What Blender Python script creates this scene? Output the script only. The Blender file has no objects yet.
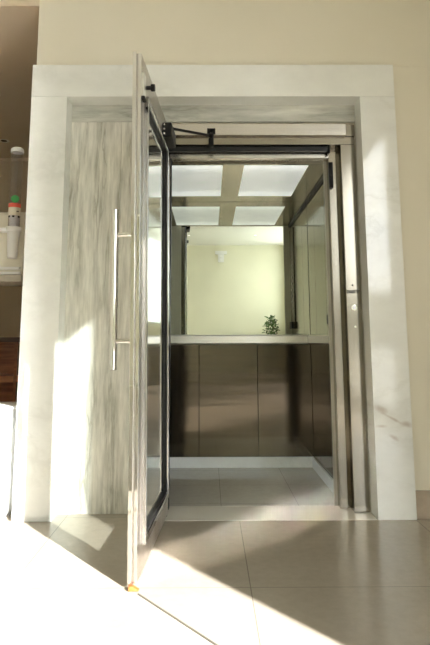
import bpy, bmesh, math, random
from mathutils import Vector, Matrix
random.seed(7)
PI = math.pi
SC = bpy.context.scene
COL = SC.collection

# ------------------------------------------------------------------ materials
def new_mat(name):
    m = bpy.data.materials.new(name); m.use_nodes = True
    nt = m.node_tree
    for n in list(nt.nodes): nt.nodes.remove(n)
    out = nt.nodes.new('ShaderNodeOutputMaterial')
    return m, nt, out
def N(nt, t, **kw):
    n = nt.nodes.new(t)
    for k, v in kw.items():
        if hasattr(n, k): setattr(n, k, v)
        else: n.inputs[k].default_value = v
    return n
def inp(n, k, v): n.inputs[k].default_value = v
def ramp(nt, stops, interp='LINEAR'):
    r = nt.nodes.new('ShaderNodeValToRGB'); r.color_ramp.interpolation = interp
    e = r.color_ramp.elements
    while len(e) < len(stops): e.new(0.5)
    for i, (p, c) in enumerate(stops):
        e[i].position = p; e[i].color = (c[0], c[1], c[2], 1) if hasattr(c, '__len__') else (c, c, c, 1)
    return r
def mapping(nt, scale, rot=(0, 0, 0), coord='Object'):
    tc = nt.nodes.new('ShaderNodeTexCoord'); mp = nt.nodes.new('ShaderNodeMapping')
    mp.inputs['Scale'].default_value = scale; mp.inputs['Rotation'].default_value = rot
    nt.links.new(tc.outputs[coord], mp.inputs['Vector']); return mp
def noise(nt, mp, scale, detail=4, rough=.55, dist=0.0):
    n = nt.nodes.new('ShaderNodeTexNoise'); inp(n, 'Scale', scale); inp(n, 'Detail', detail)
    inp(n, 'Roughness', rough); inp(n, 'Distortion', dist)
    nt.links.new(mp.outputs[0], n.inputs['Vector']); return n
def mixc(nt, fac, a, b, blend='MIX'):
    m = nt.nodes.new('ShaderNodeMix'); m.data_type = 'RGBA'; m.blend_type = blend
    for k, v in ((0, fac), (6, a), (7, b)):
        if hasattr(v, 'is_linked') or hasattr(v, 'links'): nt.links.new(v, m.inputs[k])
        else: m.inputs[k].default_value = (*v, 1) if hasattr(v, '__len__') else v
    return m.outputs[2]
def bump(nt, h, strength, dist=.01):
    b = nt.nodes.new('ShaderNodeBump'); inp(b, 'Strength', strength); inp(b, 'Distance', dist)
    nt.links.new(h, b.inputs['Height']); return b.outputs[0]
def principled(nt, out, color=None, rough=.5, metal=0., spec=.5, coat=0.):
    p = nt.nodes.new('ShaderNodeBsdfPrincipled')
    if color is not None:
        if hasattr(color, '__len__'): p.inputs['Base Color'].default_value = (*color, 1)
        else: nt.links.new(color, p.inputs['Base Color'])
    if hasattr(rough, 'links'): nt.links.new(rough, p.inputs['Roughness'])
    else: inp(p, 'Roughness', rough)
    inp(p, 'Metallic', metal); inp(p, 'Specular IOR Level', spec); inp(p, 'Coat Weight', coat)
    nt.links.new(p.outputs[0], out.inputs[0]); return p

def plain(name, color, rough=.5, metal=0., spec=.5, var=.04, nscale=6):
    m, nt, out = new_mat(name)
    mp = mapping(nt, (1, 1, 1)); n = noise(nt, mp, nscale)
    r = ramp(nt, [(.35, [c * (1 - var) for c in color]), (.65, [min(1, c * (1 + var)) for c in color])])
    nt.links.new(n.outputs[0], r.inputs[0])
    principled(nt, out, r.outputs[0], rough, metal, spec); return m

def steel(name, color, rough=.22, grain=(1, 1, 1), wave=.15, wscale=(1, 1, 1), aniso=0):
    m, nt, out = new_mat(name)
    mp = mapping(nt, grain); n = noise(nt, mp, 1.0, 3)
    r = ramp(nt, [(.3, [c * .9 for c in color]), (.7, [min(1, c * 1.06) for c in color])])
    nt.links.new(n.outputs[0], r.inputs[0])
    rr = nt.nodes.new('ShaderNodeMapRange'); inp(rr, 'To Min', rough * .8); inp(rr, 'To Max', rough * 1.25)
    nt.links.new(n.outputs[0], rr.inputs[0])
    p = principled(nt, out, r.outputs[0], rr.outputs[0], 1.0)
    mp2 = mapping(nt, wscale); n2 = noise(nt, mp2, 1.5, 1)
    nt.links.new(bump(nt, n2.outputs[0], wave, .01), p.inputs['Normal'])
    if aniso:
        inp(p, 'Anisotropic', aniso)
        tg = nt.nodes.new('ShaderNodeTangent'); tg.direction_type = 'RADIAL'; tg.axis = 'Z'
        nt.links.new(tg.outputs[0], p.inputs['Tangent'])
    return m

def marble(name, base, vein, stretch=(1, 1, 1), rot=(0, 0, 0), amount=.6, rough=.1, vscale=1.6, cloud=.12, width=.05, spots=None):
    m, nt, out = new_mat(name)
    mp = mapping(nt, stretch, rot)
    warp = noise(nt, mp, 1.3, 5, .6)
    add = nt.nodes.new('ShaderNodeVectorMath'); add.operation = 'MULTIPLY_ADD'
    nt.links.new(warp.outputs['Color'], add.inputs[0]); add.inputs[1].default_value = (.5, .5, .5)
    nt.links.new(mp.outputs[0], add.inputs[2])
    n = noise(nt, add, vscale, 7, .6, .4)
    s = nt.nodes.new('ShaderNodeMath'); s.operation = 'SUBTRACT'; s.inputs[1].default_value = .5
    a = nt.nodes.new('ShaderNodeMath'); a.operation = 'ABSOLUTE'
    nt.links.new(n.outputs[0], s.inputs[0]); nt.links.new(s.outputs[0], a.inputs[0])
    r = ramp(nt, [(0, amount), (width, amount * .35), (width * 3, 0)])
    nt.links.new(a.outputs[0], r.inputs[0])
    gate = noise(nt, mp, .9, 2); gr = ramp(nt, [(.42, 0), (.62, 1)]); nt.links.new(gate.outputs[0], gr.inputs[0])
    mul = nt.nodes.new('ShaderNodeMath'); mul.operation = 'MULTIPLY'
    nt.links.new(r.outputs[0], mul.inputs[0]); nt.links.new(gr.outputs[0], mul.inputs[1])
    cl = noise(nt, mp, 3.2, 6, .65)
    cr = ramp(nt, [(.3, [c * (1 - cloud) for c in base]), (.7, base)])
    nt.links.new(cl.outputs[0], cr.inputs[0])
    c = mixc(nt, mul.outputs[0], cr.outputs[0], vein)
    if spots:
        # brownish stain smudges at given object-space places: (x, z, rx, rz, angle)
        tc = nt.nodes.new('ShaderNodeTexCoord')
        nn = noise(nt, mapping(nt, (1, 1, 1)), 16, 4)
        for (sx, sz, rx, rz, ang) in spots:
            mm = nt.nodes.new('ShaderNodeMapping'); mm.vector_type = 'TEXTURE'
            mm.inputs['Location'].default_value = (sx, 0, sz); mm.inputs['Rotation'].default_value = (0, ang, 0)
            mm.inputs['Scale'].default_value = (rx, 50, rz)
            nt.links.new(tc.outputs['Object'], mm.inputs[0])
            ln = nt.nodes.new('ShaderNodeVectorMath'); ln.operation = 'LENGTH'; nt.links.new(mm.outputs[0], ln.inputs[0])
            ad = nt.nodes.new('ShaderNodeMath'); ad.operation = 'MULTIPLY_ADD'; ad.inputs[1].default_value = 1.6
            nt.links.new(nn.outputs[0], ad.inputs[0]); nt.links.new(ln.outputs['Value'], ad.inputs[2])
            rp = ramp(nt, [(.0, .0), (1, 1)]); rp.color_ramp.elements[0].position = .5
            mr = nt.nodes.new('ShaderNodeMapRange'); inp(mr, 'From Min', 1.0); inp(mr, 'From Max', 2.1)
            inp(mr, 'To Min', .5); inp(mr, 'To Max', 0.0)
            nt.links.new(ad.outputs[0], mr.inputs[0])
            c = mixc(nt, mr.outputs[0], c, (.42, .33, .28))
    p = principled(nt, out, c, rough, 0, .7)
    return m

def tile_mat(name, base, size, ox, oy, groove, rough=.12, vein=True):
    m, nt, out = new_mat(name)
    mp = mapping(nt, (1, 1, 1))
    c1 = noise(nt, mp, 1.8, 6, .6, .3); r1 = ramp(nt, [(.3, [x * .86 for x in base]), (.68, base)])
    nt.links.new(c1.outputs[0], r1.inputs[0])
    c2 = noise(nt, mp, 26, 4, .7); r2 = ramp(nt, [(.35, (.93, .93, .93)), (.6, (1, 1, 1))])
    nt.links.new(c2.outputs[0], r2.inputs[0])
    c = mixc(nt, 1.0, r1.outputs[0], r2.outputs[0], 'MULTIPLY')
    # joints from position
    sep = nt.nodes.new('ShaderNodeSeparateXYZ'); nt.links.new(mp.outputs[0], sep.inputs[0])
    last = None
    for ax, off, gw in ((0, ox, groove), (1, oy, groove)):
        a = nt.nodes.new('ShaderNodeMath'); a.operation = 'SUBTRACT'; a.inputs[1].default_value = off - size / 2
        nt.links.new(sep.outputs[ax], a.inputs[0])
        w = nt.nodes.new('ShaderNodeMath'); w.operation = 'WRAP'; w.inputs[1].default_value = size / 2; w.inputs[2].default_value = -size / 2
        a.inputs[1].default_value = off
        nt.links.new(a.outputs[0], w.inputs[0])
        b = nt.nodes.new('ShaderNodeMath'); b.operation = 'ABSOLUTE'; nt.links.new(w.outputs[0], b.inputs[0])
        l = nt.nodes.new('ShaderNodeMath'); l.operation = 'LESS_THAN'; l.inputs[1].default_value = gw / 2
        nt.links.new(b.outputs[0], l.inputs[0])
        if last is None: last = l
        else:
            mx = nt.nodes.new('ShaderNodeMath'); mx.operation = 'MAXIMUM'
            nt.links.new(last.outputs[0], mx.inputs[0]); nt.links.new(l.outputs[0], mx.inputs[1]); last = mx
    c = mixc(nt, last.outputs[0], c, [x * .5 for x in base])
    p = principled(nt, out, c, rough, 0, .5)
    return m

def wood_mat(name, dark, light, rot=(0, 0, 0)):
    m, nt, out = new_mat(name)
    mp = mapping(nt, (2, 2, 22), rot); n = noise(nt, mp, 1.4, 6, .6, .8)
    r = ramp(nt, [(.3, dark), (.7, light)]); nt.links.new(n.outputs[0], r.inputs[0])
    principled(nt, out, r.outputs[0], .32); return m

def thin_glass(name, tint, rough=0.0, ior=1.5, boost=0.0):
    m, nt, out = new_mat(name)
    tr = nt.nodes.new('ShaderNodeBsdfTransparent'); tr.inputs[0].default_value = (*tint, 1)
    gl = nt.nodes.new('ShaderNodeBsdfGlossy'); inp(gl, 'Roughness', rough); gl.inputs[0].default_value = (.96, .98, .97, 1)
    fr = nt.nodes.new('ShaderNodeFresnel'); inp(fr, 'IOR', ior)
    ad = nt.nodes.new('ShaderNodeMath'); ad.operation = 'ADD'; ad.use_clamp = True; ad.inputs[1].default_value = boost
    nt.links.new(fr.outputs[0], ad.inputs[0])
    ge = nt.nodes.new('ShaderNodeNewGeometry'); iv = nt.nodes.new('ShaderNodeMath'); iv.operation = 'SUBTRACT'; iv.inputs[0].default_value = 1
    nt.links.new(ge.outputs['Backfacing'], iv.inputs[1])
    ml = nt.nodes.new('ShaderNodeMath'); ml.operation = 'MULTIPLY'
    nt.links.new(ad.outputs[0], ml.inputs[0]); nt.links.new(iv.outputs[0], ml.inputs[1])
    mx = nt.nodes.new('ShaderNodeMixShader')
    nt.links.new(ml.outputs[0], mx.inputs[0]); nt.links.new(tr.outputs[0], mx.inputs[1]); nt.links.new(gl.outputs[0], mx.inputs[2])
    nt.links.new(mx.outputs[0], out.inputs[0]); return m

def light_mat(name, color, strength):
    m, nt, out = new_mat(name)
    mp = mapping(nt, (1, 1, 1)); n = noise(nt, mp, 5, 4, .6)
    r = ramp(nt, [(.3, [c * .86 for c in color]), (.7, color)]); nt.links.new(n.outputs[0], r.inputs[0])
    p = principled(nt, out, (.8, .82, .8), .35)
    nt.links.new(r.outputs[0], p.inputs['Emission Color']); inp(p, 'Emission Strength', strength)
    return m

M = {}
M['wall'] = plain('cream_wall_paint', (.75, .71, .60), .75, var=.015, nscale=2)
M['wall_back'] = plain('pale_wall_paint', (.74, .72, .56), .75, var=.015, nscale=2)
M['hall'] = plain('taupe_wall_paint', (.52, .42, .30), .7, var=.02, nscale=2)
M['hall_ceiling'] = plain('hall_ceiling_paint', (.62, .52, .40), .55, var=.02, nscale=2)
M['ceiling'] = plain('ceiling_paint', (.80, .79, .72), .8, var=.01)
M['floor'] = tile_mat('porcelain_tile', (.40, .348, .285), .9, -.749, -.826, .0035, .23)
M['carfloor'] = tile_mat('car_stone_floor', (.58, .56, .51), .431, -.078, .84, .003, .07)
SP = [(.895 - .955, .548, .040, .016, .45), (.955 - .955, .500, .050, .007, .5), (1.025 - .955, .472, .030, .014, .2), (.895 - .955, .462, .030, .009, 0), (.957 - .955, .405, .026, .010, .6)]
M['marble'] = marble('pale_marble', (.84, .855, .83), (.50, .51, .47), (1, 1, 1.6), (0, .5, .3), .45, .09, 1.3, .10, .035)
M['marble_r'] = marble('pale_marble_stained', (.86, .875, .865), (.55, .55, .51), (1, 1, 1.8), (0, .3, .1), .35, .07, 1.5, .08, .03, SP)
M['slab'] = marble('vertical_veined_marble', (.80, .78, .71), (.28, .27, .22), (15, 1, 1.5), (0, 0, 0), .8, .16, 1.2, .38, .05)
M['slab_h'] = marble('horizontal_veined_marble', (.68, .68, .62), (.27, .28, .24), (.8, 1, 5), (0, .05, 0), .85, .12, 2.4, .42, .06)
M['sill'] = marble('threshold_marble', (.78, .75, .68), (.45, .42, .36), (1, 1, 1), (0, 0, .4), .35, .1, 2.0, .08, .03)
M['skirt'] = marble('skirting_marble', (.84, .87, .88), (.42, .43, .42), (1, 1, 1), (0, 0, .4), .4, .1, 3, .12, .04)
M['skirt_tile'] = plain('skirting_tile', (.42, .35, .28), .3, var=.08, nscale=12)
M['steel'] = steel('brushed_steel', (.27, .245, .20), .15, (400, 400, 2), .04, (2, 2, 3))
M['steel_h'] = steel('brushed_steel_header', (.55, .52, .48), .25, (2, 400, 400), .02)
M['steel_door'] = steel('door_steel', (.47, .44, .40), .28, (400, 400, 2), .04, (2, 2, 2))
M['panel'] = steel('car_panel_steel', (.165, .142, .115), .11, (400, 400, 2), .10, (.8, .8, 9.0))
M['panel_up'] = steel('car_upper_panel_steel', (.22, .21, .165), .12, (400, 400, 2), .10, (2.5, 2.5, 3.5))
M['carceil'] = steel('car_ceiling_steel', (.42, .39, .30), .18, (30, 1.5, 30), .08, (3, 3, 3))
M['rail'] = steel('handrail_steel', (.80, .79, .75), .3, (2, 400, 400), .02)
M['chrome'] = steel('polished_steel', (.84, .83, .81), .04, (20, 20, 2), .02)
M['black'] = plain('black_plastic', (.008, .008, .008), .45, 0, .2)
M['blackm'] = plain('black_rail_metal', (.01, .01, .01), .3, .3)
M['white_plastic'] = plain('white_plastic', (.80, .80, .80), .35, var=.01)
M['cream_plastic'] = plain('cream_plastic', (.72, .69, .60), .35, var=.01)
M['white_lacquer'] = plain('white_lacquer', (.84, .84, .84), .3, var=.01)
M['wood'] = wood_mat('reddish_wood', (.20, .06, .02), (.50, .18, .07))
M['wood_d'] = wood_mat('dark_wood', (.05, .02, .01), (.12, .05, .025))
M['wood_l'] = wood_mat('orange_brown_wood', (.45, .16, .06), (.75, .32, .14))
M['stone'] = marble('shelf_stone', (.55, .50, .42), (.2, .15, .1), (1, 1, 1), (0, 0, 0), .9, .3, 9, .4, .08)
M['glass'] = thin_glass('door_glass', (.84, .88, .86), 0.085, 1.85, .50)
M['winglass'] = thin_glass('window_glass', (.97, .98, .98), 0.0, 1.2)
M['tube'] = thin_glass('clear_acrylic', (.90, .89, .90), .03, 1.4, .04)
M['lamp'] = light_mat('lit_diffuser', (.93, .97, .95), .6)
def diffuser(name):
    m, nt, out = new_mat(name)
    mp = mapping(nt, (1, 1, 1)); n = noise(nt, mp, 7, 5, .65, .6)
    sp = nt.nodes.new('ShaderNodeSeparateXYZ'); nt.links.new(mp.outputs[0], sp.inputs[0])
    # two tubes behind the diffuser, along its front and rear edges
    a = nt.nodes.new('ShaderNodeMath'); a.operation = 'ABSOLUTE'; nt.links.new(sp.outputs[1], a.inputs[0])
    r = ramp(nt, [(.0, .52), (.22, .60), (.36, 1.0), (.41, .85)]); nt.links.new(a.outputs[0], r.inputs[0])
    r2 = ramp(nt, [(.3, (.66, .73, .68)), (.62, (.95, 1, .95))]); nt.links.new(n.outputs[0], r2.inputs[0])
    c = mixc(nt, 1.0, r2.outputs[0], r.outputs[0], 'MULTIPLY')
    p = principled(nt, out, (.7, .72, .7), .3); nt.links.new(c, p.inputs['Emission Color']); inp(p, 'Emission Strength', .55)
    return m
M['lamp'] = diffuser('lit_diffuser_panel')
M['spot'] = light_mat('lit_spot', (1, .95, .85), 2.5)
M['emlens'] = plain('frosted_lens', (.86, .86, .84), .3)
M['return'] = steel('return_steel', (.45, .43, .38), .38, (400, 400, 2), .0)
M['mould'] = steel('moulding_steel', (.50, .49, .48), .12, (400, 400, 2), .0)
M['mirror'] = steel('mirror_silver', (.84, .87, .80), .0, (1, 1, 1), 0)
M['orange'] = plain('orange_rubber', (.45, .10, .02), .5)
M['green'] = plain('green_print', (.03, .28, .07), .5)
M['red'] = plain('red_print', (.75, .12, .08), .5)
M['label'] = plain('cream_label', (.78, .74, .62), .5)
M['cap'] = plain('blue_white_cap', (.84, .88, .96), .3)
M['cups'] = plain('white_cups', (.80, .80, .86), .5)
M['leaf'] = plain('leaf_green', (.05, .11, .02), .4, var=.35, nscale=9)
M['stem'] = plain('plant_stem', (.12, .08, .04), .6)
M['pot'] = plain('grey_planter', (.35, .33, .30), .5)
M['soil'] = plain('dark_soil', (.04, .03, .02), .9, var=.3, nscale=40)
M['alu'] = plain('window_aluminium', (.22, .22, .22), .35, .6)
M['outside'] = plain('outside_paving', (.22, .20, .16), .8)
M['dark_strip'] = plain('dark_strip_colour', (.10, .09, .07), .6)
def fill_frosted():
    m, nt, out = new_mat('fill_frosted_glass')
    t = nt.nodes.new('ShaderNodeBsdfTranslucent'); t.inputs[0].default_value = (.66, .68, .66, 1)
    nt.links.new(t.outputs[0], out.inputs[0]); return m  # translucent pane of the added fill window
M['fill_frost'] = fill_frosted()
M['led'] = light_mat('led_blue_white', (.9, .95, 1), .3)

# ------------------------------------------------------------------ geometry helpers
class MB:
    """collects shapes in one bmesh"""
    def __init__(s): s.bm = bmesh.new()
    def box(s, x0, x1, y0, y1, z0, z1, bev=0.0, seg=2, mat=None):
        t = bmesh.new()
        bmesh.ops.create_cube(t, size=1)
        for v in t.verts:
            v.co = Vector(((x0 + x1) / 2 + v.co.x * (x1 - x0), (y0 + y1) / 2 + v.co.y * (y1 - y0), (z0 + z1) / 2 + v.co.z * (z1 - z0)))
        if bev > 0: bmesh.ops.bevel(t, geom=t.edges[:], offset=bev, segments=seg, affect='EDGES', profile=.5)
        if mat is not None: t.transform(mat)
        s._merge(t); return s
    def _merge(s, t):
        me = bpy.data.meshes.new('tmp'); t.to_mesh(me); t.free(); s.bm.from_mesh(me); bpy.data.meshes.remove(me)
    def cyl(s, a, b, r, r2=None, n=24, bev=0.0):
        a, b = Vector(a), Vector(b); d = b - a; t = bmesh.new()
        bmesh.ops.create_cone(t, cap_ends=True, segments=n, radius1=r, radius2=r if r2 is None else r2, depth=d.length)
        if bev > 0:
            es = [e for e in t.edges if len(e.link_faces) == 2 and any(len(f.verts) > 4 for f in e.link_faces)]
            bmesh.ops.bevel(t, geom=es, offset=bev, segments=2, affect='EDGES', profile=.5)
        t.transform(Matrix.Translation((a + b) / 2) @ d.to_track_quat('Z', 'Y').to_matrix().to_4x4())
        s._merge(t); return s
    def ball(s, c, r, sc=(1, 1, 1)):
        t = bmesh.new(); bmesh.ops.create_uvsphere(t, u_segments=20, v_segments=12, radius=r)
        t.transform(Matrix.Translation(c) @ Matrix.Diagonal((*sc, 1))); s._merge(t); return s
    def lathe(s, prof, c, n=32):
        rings = []
        for (r, z) in prof:
            rings.append([s.bm.verts.new((c[0] + r * math.cos(2 * PI * k / n), c[1] + r * math.sin(2 * PI * k / n), c[2] + z)) for k in range(n)])
        for i in range(len(rings) - 1):
            for k in range(n):
                s.bm.faces.new((rings[i][k], rings[i][(k + 1) % n], rings[i + 1][(k + 1) % n], rings[i + 1][k]))
        return s
    def prism(s, pts, z0, z1, plane='XZ', bev=0):
        t = bmesh.new()
        def mk(p, q): return (p[0], q, p[1]) if plane == 'XZ' else ((q, p[0], p[1]) if plane == 'YZ' else (p[0], p[1], q))
        A = [t.verts.new(mk(p, z0)) for p in pts]; B = [t.verts.new(mk(p, z1)) for p in pts]
        t.faces.new(A); t.faces.new(B[::-1])
        for i in range(len(pts)):
            j = (i + 1) % len(pts); t.faces.new((A[i], B[i], B[j], A[j]))
        bmesh.ops.recalc_face_normals(t, faces=t.faces[:])
        if bev > 0: bmesh.ops.bevel(t, geom=t.edges[:], offset=bev, segments=2, affect='EDGES', profile=.5)
        s._merge(t); return s
    def build(s, name, mat, parent=None, smooth=True, local=False):
        if parent is not None and not local:
            bmesh.ops.translate(s.bm, verts=s.bm.verts[:], vec=-Vector(parent['_o']) if '_o' in parent else (0, 0, 0))
        bmesh.ops.recalc_face_normals(s.bm, faces=s.bm.faces[:])
        me = bpy.data.meshes.new(name); s.bm.to_mesh(me); s.bm.free()
        me.materials.append(mat)
        if smooth:
            for p in me.polygons: p.use_smooth = True
            me.set_sharp_from_angle(angle=math.radians(40))
        o = bpy.data.objects.new(name, me); COL.objects.link(o)
        if smooth:
            wn = o.modifiers.new('weighted', 'WEIGHTED_NORMAL'); wn.keep_sharp = True; wn.weight = 100
        if parent is not None: o.parent = parent
        if parent is not None and '_o' in parent: o['_o'] = list(parent['_o'])
        return o
def recess_origin(o, loc):
    """move a top-level mesh's origin to loc without moving the geometry"""
    v = Vector(loc); o.data.transform(Matrix.Translation(-v)); o.location = v; return o
def thing(name, label, cat, loc=(0, 0, 0), rotz=0, group=None, local=False):
    o = bpy.data.objects.new(name, None); COL.objects.link(o); o.location = loc; o.rotation_euler = (0, 0, rotz)
    o.empty_display_size = .1
    o['label'] = label; o['category'] = cat
    if group: o['group'] = group
    if not local: o['_o'] = list(loc)
    return o
def tag(o, label, cat, group=None):
    o['label'] = label; o['category'] = cat
    if group: o['group'] = group
    return o
def struct(name, mb, m, smooth=False, parent=None):
    o = mb.build(name, m, parent, smooth=smooth)
    if parent is None: o['kind'] = 'structure'
    return o

# ------------------------------------------------------------------ measures (metres)
XW = 2.0            # right wall of the lobby, with the big window
YB = -10.2          # wall behind the camera
ZC = 3.4            # lobby ceiling
XL = -3.2           # left wall
YH = 3.05           # far wall of the side hall
ZH = 2.845          # hall ceiling
FX0, FX1, FZ = -1.008, 1.055, 2.465      # marble surround, outside
IX0, IX1, IZ = -.805, .857, 2.273        # marble surround, inside
WY = .03                                  # face of the wall
RY = .13                                  # face of the slabs in the recess
CX0, CX1, CY0, CY1, CZ = -.47, .75, .285, 1.278, 1.955   # inside of the car

# ------------------------------------------------------------------ the room
struct('floor', MB().box(XL, XW + .0, YB, WY + .1, -.1, 0).box(XL, FX0 + .02, WY + .1, YH, -.1, 0).box(FX0 + .02, -.24, WY + .1, RY, -.1, 0), M['floor'])
f = MB()
f.box(-.995, XW, WY, WY + .09, FZ + .0005, ZC)                 # over the surround
f.box(FX1 + .0005, XW, WY, WY + .09, 0, FZ)
f.box(-.993, -.335, RY + .022, .26, 0, FZ).box(.853, 1.3, RY + .022, .26, 0, FZ).box(-.335, .853, RY + .022, .26, 2.149, FZ)
struct('wall_front', f, M['wall'])
struct('wall_shaft', MB().box(-.60, -.54, .262, 1.42, -.1, 2.25).box(.82, .88, .262, 1.42, -.1, 2.25).box(-.54, .82, 1.36, 1.42, -.1, 2.25).box(-.54, .82, .262, 1.36, 2.15, 2.25), M['hall'])
struct('wall_hall_bulkhead', MB().box(XL, -.995, WY, WY + .12, ZH, ZC), M['hall_ceiling'])
struct('wall_hall_side', MB().box(-.995, -.93, WY + .09, YH, 0, ZH), M['hall'])
struct('wall_hall_far', MB().box(XL, -.93, YH, YH + .1, 0, ZH), M['hall'])
struct('wall_hall_pier', MB().box(-1.78, -1.62, .28, .95, 0, ZH), M['hall'])
struct('wall_left', MB().box(XL - .1, XL, YB, YH, 0, ZC), M['wall'])
struct('wall_back', MB().box(XL - .1, XW + .1, YB - .1, YB, 0, ZC), M['wall_back'])
WY0, WY1, WZ1 = -5.9, -3.36, 3.31          # window opening along Y, head
V0, V1 = -9.9, -7.2  # opening of the added fill window along Y
w = MB().box(XW, XW + .12, WY1, WY, 0, ZC).box(XW, XW + .12, YB, V0, 0, ZC).box(XW, XW + .12, V1, WY0, 0, ZC)
w.box(XW, XW + .12, V0, V1, WZ1, ZC).box(XW, XW + .12, V0, V1, -.1, 1.30)
w.box(XW, XW + .12, WY0, WY1, WZ1, ZC).box(XW, XW + .12, WY0, WY1, -.1, .10)
struct('wall_right', w, M['wall'])
struct('ceiling', MB().box(XL - .1, XW + .12, YB - .1, WY + .12, ZC, ZC + .1), M['ceiling'])
struct('ceiling_hall', MB().box(XL, -.93, WY + .12, YH + .1, ZH, ZH + .08), M['hall_ceiling'])
struct('baseboard_right', MB().box(FX1 + .002, XW, WY - .014, WY, 0, .138, .002), M['skirt_tile'])
struct('trim_1', MB().box(XL, -.93, YH - .02, YH, ZH - .03, ZH), M['hall_ceiling'])

# window: frame, slender mullions, panes
wr = struct('window_1', MB().box(XW + .02, XW + .08, WY0, WY1, .10, .15).box(XW + .02, XW + .08, WY0, WY1, WZ1 - .04, WZ1)
            .box(XW + .02, XW + .08, WY0, WY0 + .04, .15, WZ1 - .04).box(XW + .02, XW + .08, WY1 - .03, WY1, .15, WZ1 - .04), M['alu'])
ys = [WY1 - .03, -5.25, WY0 + .04]
for y in ys[1:-1]:
    MB().box(XW + .035, XW + .065, y - .012, y + .012, .15, WZ1 - .04).build('mullion', M['alu'], wr, smooth=False)
for a, b in zip(ys[:-1], ys[1:]):
    MB().box(XW + .047, XW + .052, b + .01, a - .01, .15, WZ1 - .04).build('window_pane', M['winglass'], wr, smooth=False)
w2 = struct('added_fill_window', MB().box(XW + .02, XW + .08, V0, V1, 1.30, 1.34).box(XW + .02, XW + .08, V0, V1, WZ1 - .04, WZ1)
            .box(XW + .02, XW + .08, V0, V0 + .04, 1.34, WZ1 - .04).box(XW + .02, XW + .08, V1 - .04, V1, 1.34, WZ1 - .04)
            .box(XW + .02, XW + .08, (V0 + V1) / 2 - .02, (V0 + V1) / 2 + .02, 1.34, WZ1 - .04), M['alu'])  # window added behind the camera to brighten the back wall in the mirror
for a, b in ((V0 + .04, (V0 + V1) / 2 - .02), ((V0 + V1) / 2 + .02, V1 - .04)):
    MB().box(XW + .047, XW + .052, a, b, 1.34, WZ1 - .04).build('fill_pane', M['fill_frost'], w2, smooth=False)  # translucent panes of the added window spread its fill light
struct('ground', MB().box(XW + .12, 60, -60, 60, -.3, -.12), M['outside'])

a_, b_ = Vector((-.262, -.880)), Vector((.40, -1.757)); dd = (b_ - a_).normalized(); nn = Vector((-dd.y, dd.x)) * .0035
struct('dark_floor_strip', MB().prism([(a_ + nn)[:], (b_ + nn)[:], (b_ - nn)[:], (a_ - nn)[:]], .0002, .002, 'XY'), M['dark_strip'])  # thin dark strip running diagonally over the floor from the door's foot
# ------------------------------------------------------------------ marble surround
s = thing('marble_surround', 'wide pale marble surround framing the elevator opening, polished and standing proud of the cream wall', 'door surround', (0.02, 0, 0))
MB().box(FX0, IX0, 0, RY + .02, 0, IZ, .002).build('left_upright', M['marble'], s)
o = MB().box(IX1 - .955, FX1 - .955, 0, RY + .02, 0, IZ, .002).build('right_upright', M['marble_r'], s, local=True)
o.location = (.955 - .02, 0, 0); o['label'] = 'right upright with brownish smudges below the middle'
MB().box(FX0, FX1, 0, RY + .02, IZ + .0005, FZ, .002).build('top_lintel', M['marble'], s)
o = MB().box(IX0, -.33, RY, RY + .02, 0, 2.170, .001).build('recess_slab', M['slab'], s)
o['label'] = 'recessed slab with dark vertical veins'
MB().box(.855, IX1, RY, RY + .02, 0, 2.170, .0005).build('recess_slab', M['slab'], s)
o = MB().box(IX0, IX1, RY, RY + .02, 2.172, IZ, .001).build('recess_lintel', M['slab_h'], s)
o['label'] = 'narrow recessed strip with dark horizontal veins'
th = MB().box(-.24, IX1 - .003, .004, .2645, -.02, .002, .001).build('threshold', M['sill'])
tag(th, 'pale marble threshold strip on the floor in front of the elevator car', 'threshold')

# ------------------------------------------------------------------ steel door frame
d = thing('door_frame', 'brushed stainless steel frame of the elevator opening, set inside the marble surround', 'door frame', (.24, .2, 0))
MB().box(-.33, .793, .095, .15, 2.078, 2.147, .003).build('header', M['steel_h'], d)
MB().box(-.32, .848, .125, .26, 2.03, 2.0775, .002).box(.795, .848, .115, .15, 2.078, 2.147, .002).build('header_return', M['steel'], d)
MB().box(.764, .850, .125, .26, .003, 2.0295, .004).build('jamb', M['steel'], d)
MB().box(.706, .752, .20, .26, .003, 2.030, .003).box(.752, .764, .215, .26, .003, 2.03).build('jamb_stop', M['steel'], d)
MB().box(-.334, -.282, .125, .26, .003, 2.030, .004).build('jamb', M['steel'], d)
MB().box(-.282, -.230, .19, .26, .003, 2.030, .003).build('jamb_stop', M['steel'], d)
MB().box(-.230, -.223, .195, .255, .003, 1.967, .001).build('door_gasket', M['black'], d)
MB().box(-.281, .706, .15, .172, 1.998, 2.028, .003).build('seal_rail', M['blackm'], d)
MB().box(-.26, .706, .19, .262, 1.968, 2.0295, .002).build('head_stop', M['steel_h'], d)
k = MB().box(.703, .727, .176, .1995, 1.785, 1.94, .003).box(.708, .722, .168, .178, 1.86, 1.90, .002).build('strike_box', M['black'], d)
k['label'] = 'black lock strike near the top of the right jamb'
MB().box(.693, .706, .14, .18, 1.985, 2.03, .002).build('rail_end_cap', M['black'], d)

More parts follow.
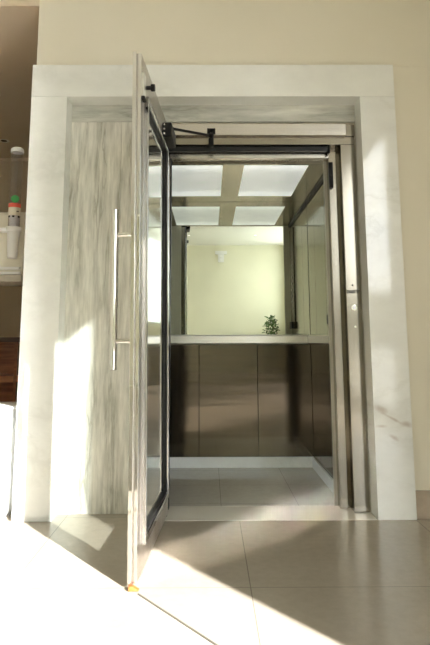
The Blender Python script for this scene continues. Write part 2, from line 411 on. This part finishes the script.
def text_mesh(body, size, name, mat, parent, loc, rot, extr=.0006, width=None, bold=.0):
    cu = bpy.data.curves.new(name, 'FONT'); cu.body = body; cu.size = size; cu.extrude = extr; cu.align_x = 'CENTER'; cu.align_y = 'CENTER'; cu.offset = bold
    t = bpy.data.objects.new(name, cu); COL.objects.link(t)
    dg = bpy.context.evaluated_depsgraph_get(); me = bpy.data.meshes.new_from_object(t.evaluated_get(dg))
    bpy.data.objects.remove(t); bpy.data.curves.remove(cu)
    if width:
        xs = [v.co.x for v in me.vertices]; k = width / (max(xs) - min(xs))
        for v in me.vertices: v.co.x *= k
    me.materials.clear(); me.materials.append(mat)
    o = bpy.data.objects.new(name, me); COL.objects.link(o); o.parent = parent
    o.location = Vector(loc) - Vector(parent['_o']); o.rotation_euler = rot; return o
cp = thing('call_station', 'round chrome call button under black lettering on the right steel jamb', 'call button', (.805, .124, 1.06))
text_mesh('montele', .036, 'lettering', M['black'], cp, (.806, .1243, 1.175), (PI / 2, 0, 0), width=.074, bold=.0012)
MB().cyl((.802, .1245, 1.209), (.802, .1235, 1.209), .005, n=16).build('emblem', M['black'], cp)
MB().cyl((.806, .125, 1.083), (.806, .117, 1.083), .017, n=28, bev=.003).build('button_ring', M['chrome'], cp)
MB().cyl((.806, .118, 1.083), (.806, .1135, 1.083), .010, n=24, bev=.002).build('push_button', M['led'], cp)
MB().cyl((.808, .125, .978), (.808, .119, .978), .006, n=16, bev=.001).build('key_switch', M['chrome'], cp)

# ------------------------------------------------------------------ elevator car
c = thing('elevator_car', 'elevator car lined with brushed steel, with a mirror above the handrail on its back wall', 'elevator car', (.14, .78, 0))
MB().box(CX0 - .03, CX1 + .03, CY0 - .005, CY1 + .03, -.06, .0).build('car_floor', M['carfloor'], c)
HZ0, HZ1 = .872, .944
xs = [CX0, -.078, .353, CX1]
for a, b in zip(xs[:-1], xs[1:]):
    MB().box(a + .0015, b - .0015, CY1, CY1 + .02, .076, HZ0 + .03, .0015).build('lower_panel', M['panel'], c)
ysd = [CY0, .62, 1.0, CY1]
for (xa, xb) in ((CX1, CX1 + .02), (CX0 - .02, CX0)):
    for a, b in zip(ysd[:-1], ysd[1:]):
        MB().box(xa, xb, a + .0015, b - .0015, .076, HZ0 + .03, .0015).build('lower_panel', M['panel'], c)
        MB().box(xa, xb, a + .0015, b - .0015, HZ0 + .033, CZ, .0015).build('upper_panel', M['panel_up'], c)
MB().box(CX0 - .04, CX1 + .04, CY1 + .021, CY1 + .03, 0, CZ + .1).box(CX1 + .021, CX1 + .04, CY0 - .02, CY1 + .03, 0, CZ + .1).box(CX0 - .04, CX0 - .021, CY0 - .02, CY1 + .03, 0, CZ + .1).build('car_shell', M['black'], c, smooth=False)
mi = MB().box(CX0 + .002, CX1 - .002, -.003, .003, HZ0 + .04, CZ - .001).build('mirror', M['mirror'], c, smooth=False, local=True)
mi.location = (-.14, CY1 + .006 - .78, 0); mi.rotation_euler = (0, 0, 0)
def railbox(mb, *a): return mb.box(*a, .012, 4)
MB().box(CX0 + .001, CX1 - .001, CY1 - .030, CY1 - .001, HZ0, HZ1, .0145, 5).build('handrail', M['rail'], c)
r_ = MB().box(CX1 - .030, CX1 - .001, .32, CY1 - .031, HZ0, HZ1, .012, 4).build('handrail', M['panel_up'], c)
for (b) in ((CX0, CX1, CY1 - .016, CY1 - .001), (CX1 - .016, CX1 - .001, CY0 + .03, CY1 - .017), (CX0 + .001, CX0 + .016, CY0 + .03, CY1 - .017)):
    MB().box(b[0] + .001, b[1] - .001, b[2], b[3], .0005, .0745, .002).build('skirting', M['skirt'], c)
# front returns of the car
MB().box(.69, CX1 + .02, CY0 - .02, CY0 - .001, .001, CZ + .05, .001).build('front_return', M['return'], c)
MB().box(CX0 - .02, -.262, CY0 - .02, CY0 - .001, .001, CZ + .05, .001).build('front_return', M['return'], c)
MB().box(-.26, .688, CY0 - .02, CY0 - .001, 1.955, CZ + .05, .001).build('front_transom', M['panel_up'], c)
# ceiling with two lit panels
LX = [(-.305, .083), (.213, .606)]; LY = (.215, 1.112); LY = (.295, 1.112)
cl = MB().box(CX0, CX1, CY0, LY[0], CZ, CZ + .02).box(CX0, CX1, LY[1], CY1 + .02, CZ, CZ + .02)
cl.box(CX0, LX[0][0], LY[0], LY[1], CZ, CZ + .02).box(LX[0][1], LX[1][0], LY[0], LY[1], CZ, CZ + .02).box(LX[1][1], CX1, LY[0], LY[1], CZ, CZ + .02)
cl.build('car_ceiling', M['carceil'], c, smooth=False)
MB().box(CX0 - .02, CX1 + .02, CY0 - .02, CY1 + .02, CZ + .045, CZ + .055).build('car_roof', M['black'], c, smooth=False)
for a, b in LX:
    o = MB().box(-(b - a) / 2, (b - a) / 2, -(LY[1] - LY[0]) / 2, (LY[1] - LY[0]) / 2, -.005, .005).build('light_panel', M['lamp'], c, smooth=False, local=True)
    o.location = ((a + b) / 2 - .14, (LY[0] + LY[1]) / 2 - .78, CZ + .011)
for x0 in (CX0 + .0005, CX1 - .0135):
    MB().box(x0, x0 + .013, CY0 + .001, CY1 - .003, CZ - .018, CZ - .0005).build('gap_shade_strip', M['black'], c, smooth=False)  # solid black strips painting the shade of the gap between wall and ceiling
# control panel
cp2 = MB().box(CX1 - .008, CX1 - .0005, CY0 + .02, CY0 + .24, 1.0, 1.9, .002).build('control_panel', M['panel'], c)
for i in range(9):
    MB().cyl((CX1 - .007, CY0 + .13, 1.18 + i * .055), (CX1 - .014, CY0 + .13, 1.18 + i * .055), .013, n=16, bev=.002).build('floor_button', M['chrome'], cp2)
MB().box(CX1 - .03, CX1 - .008, CY0 + .06, CY0 + .2, 1.0, 1.06, .003).build('display', M['black'], cp2)

# ------------------------------------------------------------------ elevator door (local x runs from the hinge to the free edge)
HX, HY = -.236, .072
EX, EY = -.288, -.838
ang = math.atan2(EY - HY, EX - HX); Ld = math.hypot(EX - HX, EY - HY)
dr = thing('elevator_door', 'tall stainless steel elevator door with a narrow glass window, swung open towards the lobby', 'door', (HX, HY, 0), ang, local=True)
# local y: + side is the inner face?  direction x=(cos,sin) pointing -Y; y = (-sin,cos) points +X  (inner face, towards the car opening)
dr.rotation_mode = 'XYZ'; LEAN = .008
dr.matrix_world = Matrix.Translation((HX, HY, 0)) @ Matrix.Rotation(ang, 4, 'Z') @ Matrix.Rotation(LEAN, 4, 'X')
T = .017; ZB, ZT = .018, 2.118
ux0, ux1 = Ld - .79, Ld - .088        # window, measured from hinge
wz0, wz1 = .14, 1.945
def D(mb, name, m, par=None, smooth=True): return mb.build(name, m, par or dr, smooth=smooth, local=True)
leaf = MB()
leaf.box(0, ux0, -T, T, ZB, ZT, .002).box(ux1, Ld - .006, -T, T, ZB, ZT, .002)
leaf.box(ux0, ux1, -T, T, ZB, wz0, .0).box(ux0, ux1, -T, T, wz1, ZT, .0)
D(leaf, 'leaf', M['steel_door'])
D(MB().box(Ld - .008, Ld + .004, -T - .002, -.003, ZB, ZT + .004, .0015).box(Ld - .008, Ld, .004, T, ZB, ZT, .0015), 'edge_trim', M['chrome'])
for sgn in (-1, 1):
    g = MB(); y0, y1 = (T - .002, T + .020) if sgn > 0 else (-T - .006, -T + .002)
    g.box(ux0 - .012, ux0 + .014, y0, y1, wz0 - .012, wz1 + .012, .003).box(ux1 - .014, ux1 + .004, y0, y1, wz0 - .012, wz1 + .012, .003)
    g.box(ux0 + .014, ux1 - .014, y0, y1, wz0 - .012, wz0 + .014, .003).box(ux0 + .014, ux1 - .014, y0, y1, wz1 - .014, wz1 + .012, .003)
    D(g, 'window_moulding', M['mould'])
g = MB(); y0, y1 = T - .001, T + .012
g.box(ux0 + .0145, ux0 + .022, y0, y1, wz0 + .0145, wz1 - .0145).box(ux1 - .022, ux1 - .0145, y0, y1, wz0 + .0145, wz1 - .0145)
g.box(ux0 + .022, ux1 - .022, y0, y1, wz0 + .0145, wz0 + .022).box(ux0 + .022, ux1 - .022, y0, y1, wz1 - .022, wz1 - .0145)
D(g, 'window_gasket', M['black'], smooth=False)
D(MB().box(ux0, ux1, T - .008, T - .002, wz0, wz1), 'glass_pane', M['glass'], smooth=False)
# pull handle on the outer face
hu = Ld - .045
hd = D(MB().cyl((hu, -T - .078, .793), (hu, -T - .078, 1.446), .0165, n=28, bev=.002), 'pull_handle', M['chrome'])
for z in (1.341, .907):
    D(MB().cyl((hu, -T - .001, z), (hu, -T - .073, z), .010, n=20).cyl((hu, -T + .0, z), (hu, -T - .006, z), .016, n=24, bev=.002), 'handle_mount', M['chrome'], hd)
# lock on the inner face at the free edge
lk = D(MB().box(Ld - .046, Ld + .001, T, T + .014, 1.925, 2.03, .002), 'lock_plate', M['rail'])
D(MB().cyl((Ld - .05, T + .010, 1.98), (Ld - .05, T + .046, 1.98), .009, n=16).cyl((Ld - .05, T + .034, 1.98), (Ld - .05, T + .052, 1.98), .016, n=20, bev=.003), 'lock_knob', M['black'], lk)
D(MB().box(Ld - .048, Ld - .0, T + .001, T + .016, 1.913, 1.924, .001), 'lock_base', M['black'], lk)
# closer: body on the leaf, arm to the header
cb = D(MB().box(.04, .25, T, T + .05, 1.975, 2.055, .008, 3), 'closer_body', M['black'])
for z in (1.99, 2.015, 2.04):
    D(MB().cyl((.258, T + .012, z), (.248, T + .012, z), .005, n=12), 'closer_screw', M['chrome'], cb)
D(MB().cyl((.12, T + .028, 2.05), (.12, T + .028, 2.07), .010, n=16), 'closer_spindle', M['black'], cb)
# arm in world space, converted to the leaf's own axes
DW = Matrix.Translation((HX, HY, 0)) @ Matrix.Rotation(ang, 4, 'Z') @ Matrix.Rotation(LEAN, 4, 'X')
inv = DW.inverted()
def L(p): return inv @ Vector(p)
sp = DW @ Vector((.12, T + .028, 2.066))
elb = Vector((.005, .03, 2.052))
arm = MB().cyl(L(sp), L(elb), .008, n=12).ball(L(elb), .012)
D(arm, 'closer_arm', M['black'])
fa = MB().cyl(L(elb), L((.012, .075, 2.085)), .007, n=12).cyl(L((.012, .075, 2.052)), L((.012, .075, 2.10)), .009, n=14)
fa2 = MB().box(-.012, .036, .083, .0945, 2.082, 2.115, .002).box(-.002, .026, .072, .084, 2.0, 2.10, .002)
fa2.bm.transform(inv); me_ = bpy.data.meshes.new('t'); fa2.bm.to_mesh(me_); fa2.bm.free(); fa.bm.from_mesh(me_)
D(fa, 'closer_bracket', M['black'])
D(MB().cyl((0.0, 0, ZT), (0, 0, ZT + .008), .014, n=20).cyl((0, 0, .004), (0, 0, ZB), .014, n=20), 'hinge_pin', M['steel'])

ws = MB().prism([(-.300, .001), (-.262, .001), (-.262, .004), (-.285, .017), (-.300, .017)], -.862, -.838, 'XZ', .002).build('doorstop', M['orange'])
ws.data.transform(Matrix.Translation((0, 0, 0)))
tag(ws, 'small orange doorstop wedged at the foot of the open steel door', 'doorstop')

# ------------------------------------------------------------------ left side: cup dispenser, purifier, cabinet, shelves
TX, TY, TR = -1.203, .40, .0365
def zy(y): return 2.101 - (y - 148) * .00634
cd = thing('cup_dispenser', 'tall clear tube cup dispenser with a bluish cap and a red and green label', 'cup dispenser', (TX, TY, zy(258)))
MB().lathe([(TR, 0), (TR, zy(153) - zy(230)), (TR - .002, zy(153) - zy(230)), (TR - .002, 0), (TR, 0)], (TX, TY, zy(230))).build('tube', M['tube'], cd)
MB().lathe([(.0, .034), (.026, .032), (.037, .024), (.040, .010), (.040, 0), (.0, 0)], (TX, TY, zy(153))).build('cap', M['cap'], cd)
MB().lathe([(.0, 0), (.029, .0), (.038, zy(232) - zy(258)), (.0, zy(232) - zy(258))], (TX, TY, zy(258))).build('holder_cup', M['white_plastic'], cd)
MB().lathe([(0, 0), (.046, 0), (.048, .012), (.046, .026), (0, .026)], (TX, TY, zy(232))).box(-1.55, TX - .01, TY - .03, TY + .03, zy(232.5), zy(229), .004).build('bracket', M['white_plastic'], cd)
MB().lathe([(0, 0), (.028, 0), (.031, .07), (0, .07)], (TX, TY, zy(228))).build('cup_stack', M['cups'], cd)
def patch(name, z0, z1, a0, a1, m, r=TR + .0008):
    mb = MB(); n = 16; th = .0012
    vs = []
    for i in range(n + 1):
        a = a0 + (a1 - a0) * i / n
        vs.append([mb.bm.verts.new((TX + q * math.cos(a), TY + q * math.sin(a), z)) for q, z in ((r, z0), (r, z1), (r + th, z1), (r + th, z0))])
    for i in range(n):
        for k in range(4): mb.bm.faces.new((vs[i][k], vs[i][(k + 1) % 4], vs[i + 1][(k + 1) % 4], vs[i + 1][k]))
    mb.bm.faces.new(vs[0]); mb.bm.faces.new(vs[-1][::-1])
    return mb.build(name, m, cd)
c0 = math.atan2(-3.233 - TY, 0 - TX)
patch('label', zy(217), zy(209), c0 - 1.15, c0 + 1.15, M['label'])
patch('red_band', zy(209), zy(205), c0 - 1.25, c0 + 1.25, M['red'])
for a in (-.9, -.15, .75): patch('print_mark', zy(219), zy(217.3), c0 + a - .17, c0 + a + .17, M['black'])
patch('print_mark', zy(213.5), zy(212.6), c0 + .3, c0 + .7, M['black'], TR + .0022)
em = MB(); ca = Vector((math.cos(c0), math.sin(c0), 0))
ce = Vector((TX, TY, zy(201))) + ca * (TR - .001)
em.cyl(ce, ce + ca * .003, .024, n=24); em.build('green_emblem', M['green'], cd)

pu = thing('water_purifier', 'cream white water purifier standing on the stone shelf at the left edge', 'water purifier', (-1.36, .60, 1.306))
MB().box(-1.56, -1.155, .47, .72, 1.306, 1.70, .012, 3).build('body', M['cream_plastic'], pu)
MB().box(-1.56, -1.17, .445, .4695, 1.34, 1.356, .003).build('front_lip', M['white_plastic'], pu)
MB().box(-1.56, -1.165, .44, .4695, 1.308, 1.325, .003).build('drip_tray', M['white_plastic'], pu)
MB().box(-1.57, -1.145, .50, .735, 1.7002, 1.712, .003).build('lid', M['cream_plastic'], pu)
sh = MB().box(-1.62, -1.15, .43, .75, 1.262, 1.305, .006, 2).build('stone_shelf', M['stone'])
tag(sh, 'rough edged brown stone shelf under the water purifier', 'shelf')

cbn = thing('white_cabinet', 'low glossy white cabinet beside the left foot of the marble surround', 'cabinet', (-1.29, .15, 0))
MB().box(-1.55, -1.046, .012, .30, .03, .545, .003).build('body', M['white_lacquer'], cbn)
MB().box(-1.55, -1.043, .0, .305, .546, .562, .003).build('top', M['white_lacquer'], cbn)
MB().box(-1.53, -1.06, .03, .28, 0, .03).build('plinth', M['white_lacquer'], cbn)

bc = thing('wooden_shelf_unit', 'reddish brown wooden shelf unit standing behind the white cabinet', 'shelf unit', (-1.85, 1.25, 0), math.radians(12), local=True)
def B(mb, n, m): return mb.build(n, m, bc, local=True)
B(MB().box(-.75, .75, .32, .34, 0, .93), 'back_panel', M['wood'])
B(MB().box(-.75, .75, 0, .32, .895, .93, .002), 'top', M['wood_d'])
for x in (-.75, -.25, .40, .73): B(MB().box(x, x + .022, .0, .32, 0, .895), 'upright', M['wood'])
for z in (.06, .34, .60): B(MB().box(-.728, .73, .005, .319, z, z + .045), 'shelf', M['wood_l'])

# ------------------------------------------------------------------ lights in the ceilings
def spotlight(x, y, z, label, group=None):
    t = thing('ceiling_spotlight', label, 'ceiling light', (x, y, z), group=group)
    MB().lathe([(.030, -.001), (.048, -.004), (.052, 0), (.030, 0), (.030, -.001)], (x, y, z)).build('trim_ring', M['rail'], t)
    return t
t = spotlight(-2.02, 2.45, ZH, 'small recessed light in the hall ceiling above the cup dispenser')
MB().cyl((-2.02, 2.45, ZH - .003), (-2.02, 2.45, ZH - .0005), .030, n=20).build('bulb', M['black'], t)
for (x, y, lab) in ((-.50, -8.6, 'left one of two recessed ceiling lights seen in the elevator mirror'), (1.12, -8.6, 'right one of two recessed ceiling lights seen in the elevator mirror')):
    t = spotlight(x, y, ZC, lab)
    MB().cyl((x, y, ZC - .003), (x, y, ZC - .0005), .030, n=20).build('bulb', M['spot'], t)

em = thing('emergency_light', 'white emergency light high on the wall reflected in the elevator mirror', 'emergency light', (.31, YB + .05, 2.94))
MB().box(.15, .47, YB + .001, YB + .07, 3.15, 3.24, .008).build('body', M['white_plastic'], em)
MB().box(.23, .39, YB + .001, YB + .05, 2.94, 3.149, .006).build('lamp_holder', M['white_plastic'], em)
for z in (3.0, 3.09):
    MB().cyl((.31, YB + .05, z), (.31, YB + .075, z), .035, n=20, bev=.004).build('lens', M['emlens'], em)

# ------------------------------------------------------------------ plant near the window
def plant(x, y, h, label, rad=.3, n=300):
    p = thing('potted_plant', label, 'potted plant', (x, y, 0))
    MB().lathe([(0, 0), (.13, 0), (.17, .34), (.185, .38), (.165, .38), (.155, .33), (0, .33)], (x, y, 0)).build('planter', M['pot'], p)
    MB().lathe([(0, .0), (.153, 0), (.153, -.03), (0, -.03)], (x, y, .36)).build('soil', M['soil'], p)
    st = MB()
    for k in range(5):
        a = k * 1.3; st.cyl((x + .02 * math.cos(a), y + .02 * math.sin(a), .34), (x + .16 * math.cos(a), y + .16 * math.sin(a), h * .85), .009, .005, n=8)
    st.build('stem', M['stem'], p)
    fo = MB()
    for k in range(n):
        a = random.random() * 2 * PI; rr = rad * math.sqrt(random.random()); z = h * (.42 + .58 * random.random())
        rr *= .55 + .6 * math.sin(PI * min(1, max(0, (z / h - .35) / .7)))
        cpt = Vector((x + rr * math.cos(a), y + rr * math.sin(a), z)); ln = .10 + .05 * random.random(); wd = ln * .45
        R = Matrix.Rotation(random.random() * 2 * PI, 4, 'Z') @ Matrix.Rotation(random.uniform(-1, 1), 4, 'Y') @ Matrix.Rotation(random.uniform(-.6, .6), 4, 'X')
        pts = [(0, 0, 0), (ln * .35, wd / 2, .012), (ln * .75, wd * .35, .008), (ln, 0, -.01), (ln * .75, -wd * .35, .008), (ln * .35, -wd / 2, .012), (ln * .5, 0, -.004)]
        vs = [fo.bm.verts.new(Matrix.Translation(cpt) @ R @ Vector(q)) for q in pts]
        for i in range(6): fo.bm.faces.new((vs[6], vs[i], vs[(i + 1) % 6]))
    fo.build('foliage', M['leaf'], p)
plant(1.57, -9.6, 1.44, 'leafy green plant in a grey planter, seen in the elevator mirror', .15, 200)

# ------------------------------------------------------------------ light
wd = bpy.data.worlds.new('daylight'); SC.world = wd; wd.use_nodes = True
nt = wd.node_tree
for n in list(nt.nodes): nt.nodes.remove(n)
wo = nt.nodes.new('ShaderNodeOutputWorld'); bg = nt.nodes.new('ShaderNodeBackground')
tc = nt.nodes.new('ShaderNodeTexCoord'); sx = nt.nodes.new('ShaderNodeSeparateXYZ'); nt.links.new(tc.outputs['Generated'], sx.inputs[0])
rp = ramp(nt, [(.0, (.09, .085, .06)), (.065, (.12, .12, .075)), (.085, (.95, .97, 1.0)), (.35, (.78, .88, 1.0)), (1, (.45, .62, .95))]); nt.links.new(sx.outputs[2], rp.inputs[0])
mp = nt.nodes.new('ShaderNodeMapping'); mp.inputs['Scale'].default_value = (1.5, 1.5, 4); nt.links.new(tc.outputs['Generated'], mp.inputs[0])
cn = noise(nt, mp, 2.2, 6, .55); cr = ramp(nt, [(.45, 0), (.6, 1)]); nt.links.new(cn.outputs[0], cr.inputs[0])
lo = ramp(nt, [(.075, 0), (.09, 1)]); nt.links.new(sx.outputs[2], lo.inputs[0])
cm = nt.nodes.new('ShaderNodeMath'); cm.operation = 'MULTIPLY'; nt.links.new(cr.outputs[0], cm.inputs[0]); nt.links.new(lo.outputs[0], cm.inputs[1])
c_ = mixc(nt, cm.outputs[0], rp.outputs[0], (1.15, 1.14, 1.10)); nt.links.new(c_, bg.inputs[0])
inp(bg, 'Strength', 7.3); nt.links.new(bg.outputs[0], wo.inputs[0])

su = bpy.data.lights.new('sun', 'SUN'); su.energy = 25; su.angle = math.radians(.6); su.color = (1, .975, .94)
so = bpy.data.objects.new('sun', su); COL.objects.link(so); so.location = (6, -8, 6)
dirv = Vector((-.605, .796, -.5)); so.rotation_euler = dirv.to_track_quat('-Z', 'Y').to_euler()
pl = bpy.data.lights.new('window_portal', 'AREA'); pl.shape = 'RECTANGLE'; pl.size = WZ1 - .1; pl.size_y = WY1 - WY0
pl.cycles.is_portal = True
po = bpy.data.objects.new('window_portal', pl); COL.objects.link(po); po.location = (XW + .14, (WY0 + WY1) / 2, (WZ1 + .1) / 2)
po.rotation_euler = (0, math.radians(90), 0)

# ------------------------------------------------------------------ camera
cam = bpy.data.cameras.new('camera'); co = bpy.data.objects.new('camera', cam); COL.objects.link(co); SC.camera = co
cam.sensor_fit = 'VERTICAL'; cam.sensor_height = 36; cam.lens = 36 * 600 / 645
cam.shift_x = (215 - 212.3) / 645; cam.shift_y = -(322.5 - 243.08) / 645
pitch, yaw, roll = .158, .0049, -.0028
fw = Vector((math.sin(yaw) * math.cos(pitch), math.cos(yaw) * math.cos(pitch), math.sin(pitch)))
r = Vector((math.cos(yaw), -math.sin(yaw), 0)); u = r.cross(fw)
r2 = r * math.cos(roll) + u * math.sin(roll); u2 = -r * math.sin(roll) + u * math.cos(roll)
m4 = Matrix((r2, u2, -fw)).transposed().to_4x4(); m4.translation = (0, -3.2331, .915)
co.matrix_world = m4; cam.clip_start = .02

# ------------------------------------------------------------------ render look
vs = SC.view_settings; SC.display_settings.display_device = 'sRGB'
vs.view_transform = 'Standard'; vs.look = 'None'; vs.exposure = .38; vs.gamma = 1; vs.use_curve_mapping = False
cy = SC.cycles; cy.max_bounces = 18; cy.glossy_bounces = 12; cy.diffuse_bounces = 6; cy.transparent_max_bounces = 16
cy.sample_clamp_indirect = 0; cy.blur_glossy = 0.0; cy.caustics_reflective = True
for o in list(bpy.data.objects):
    if '_o' in o: del o['_o']
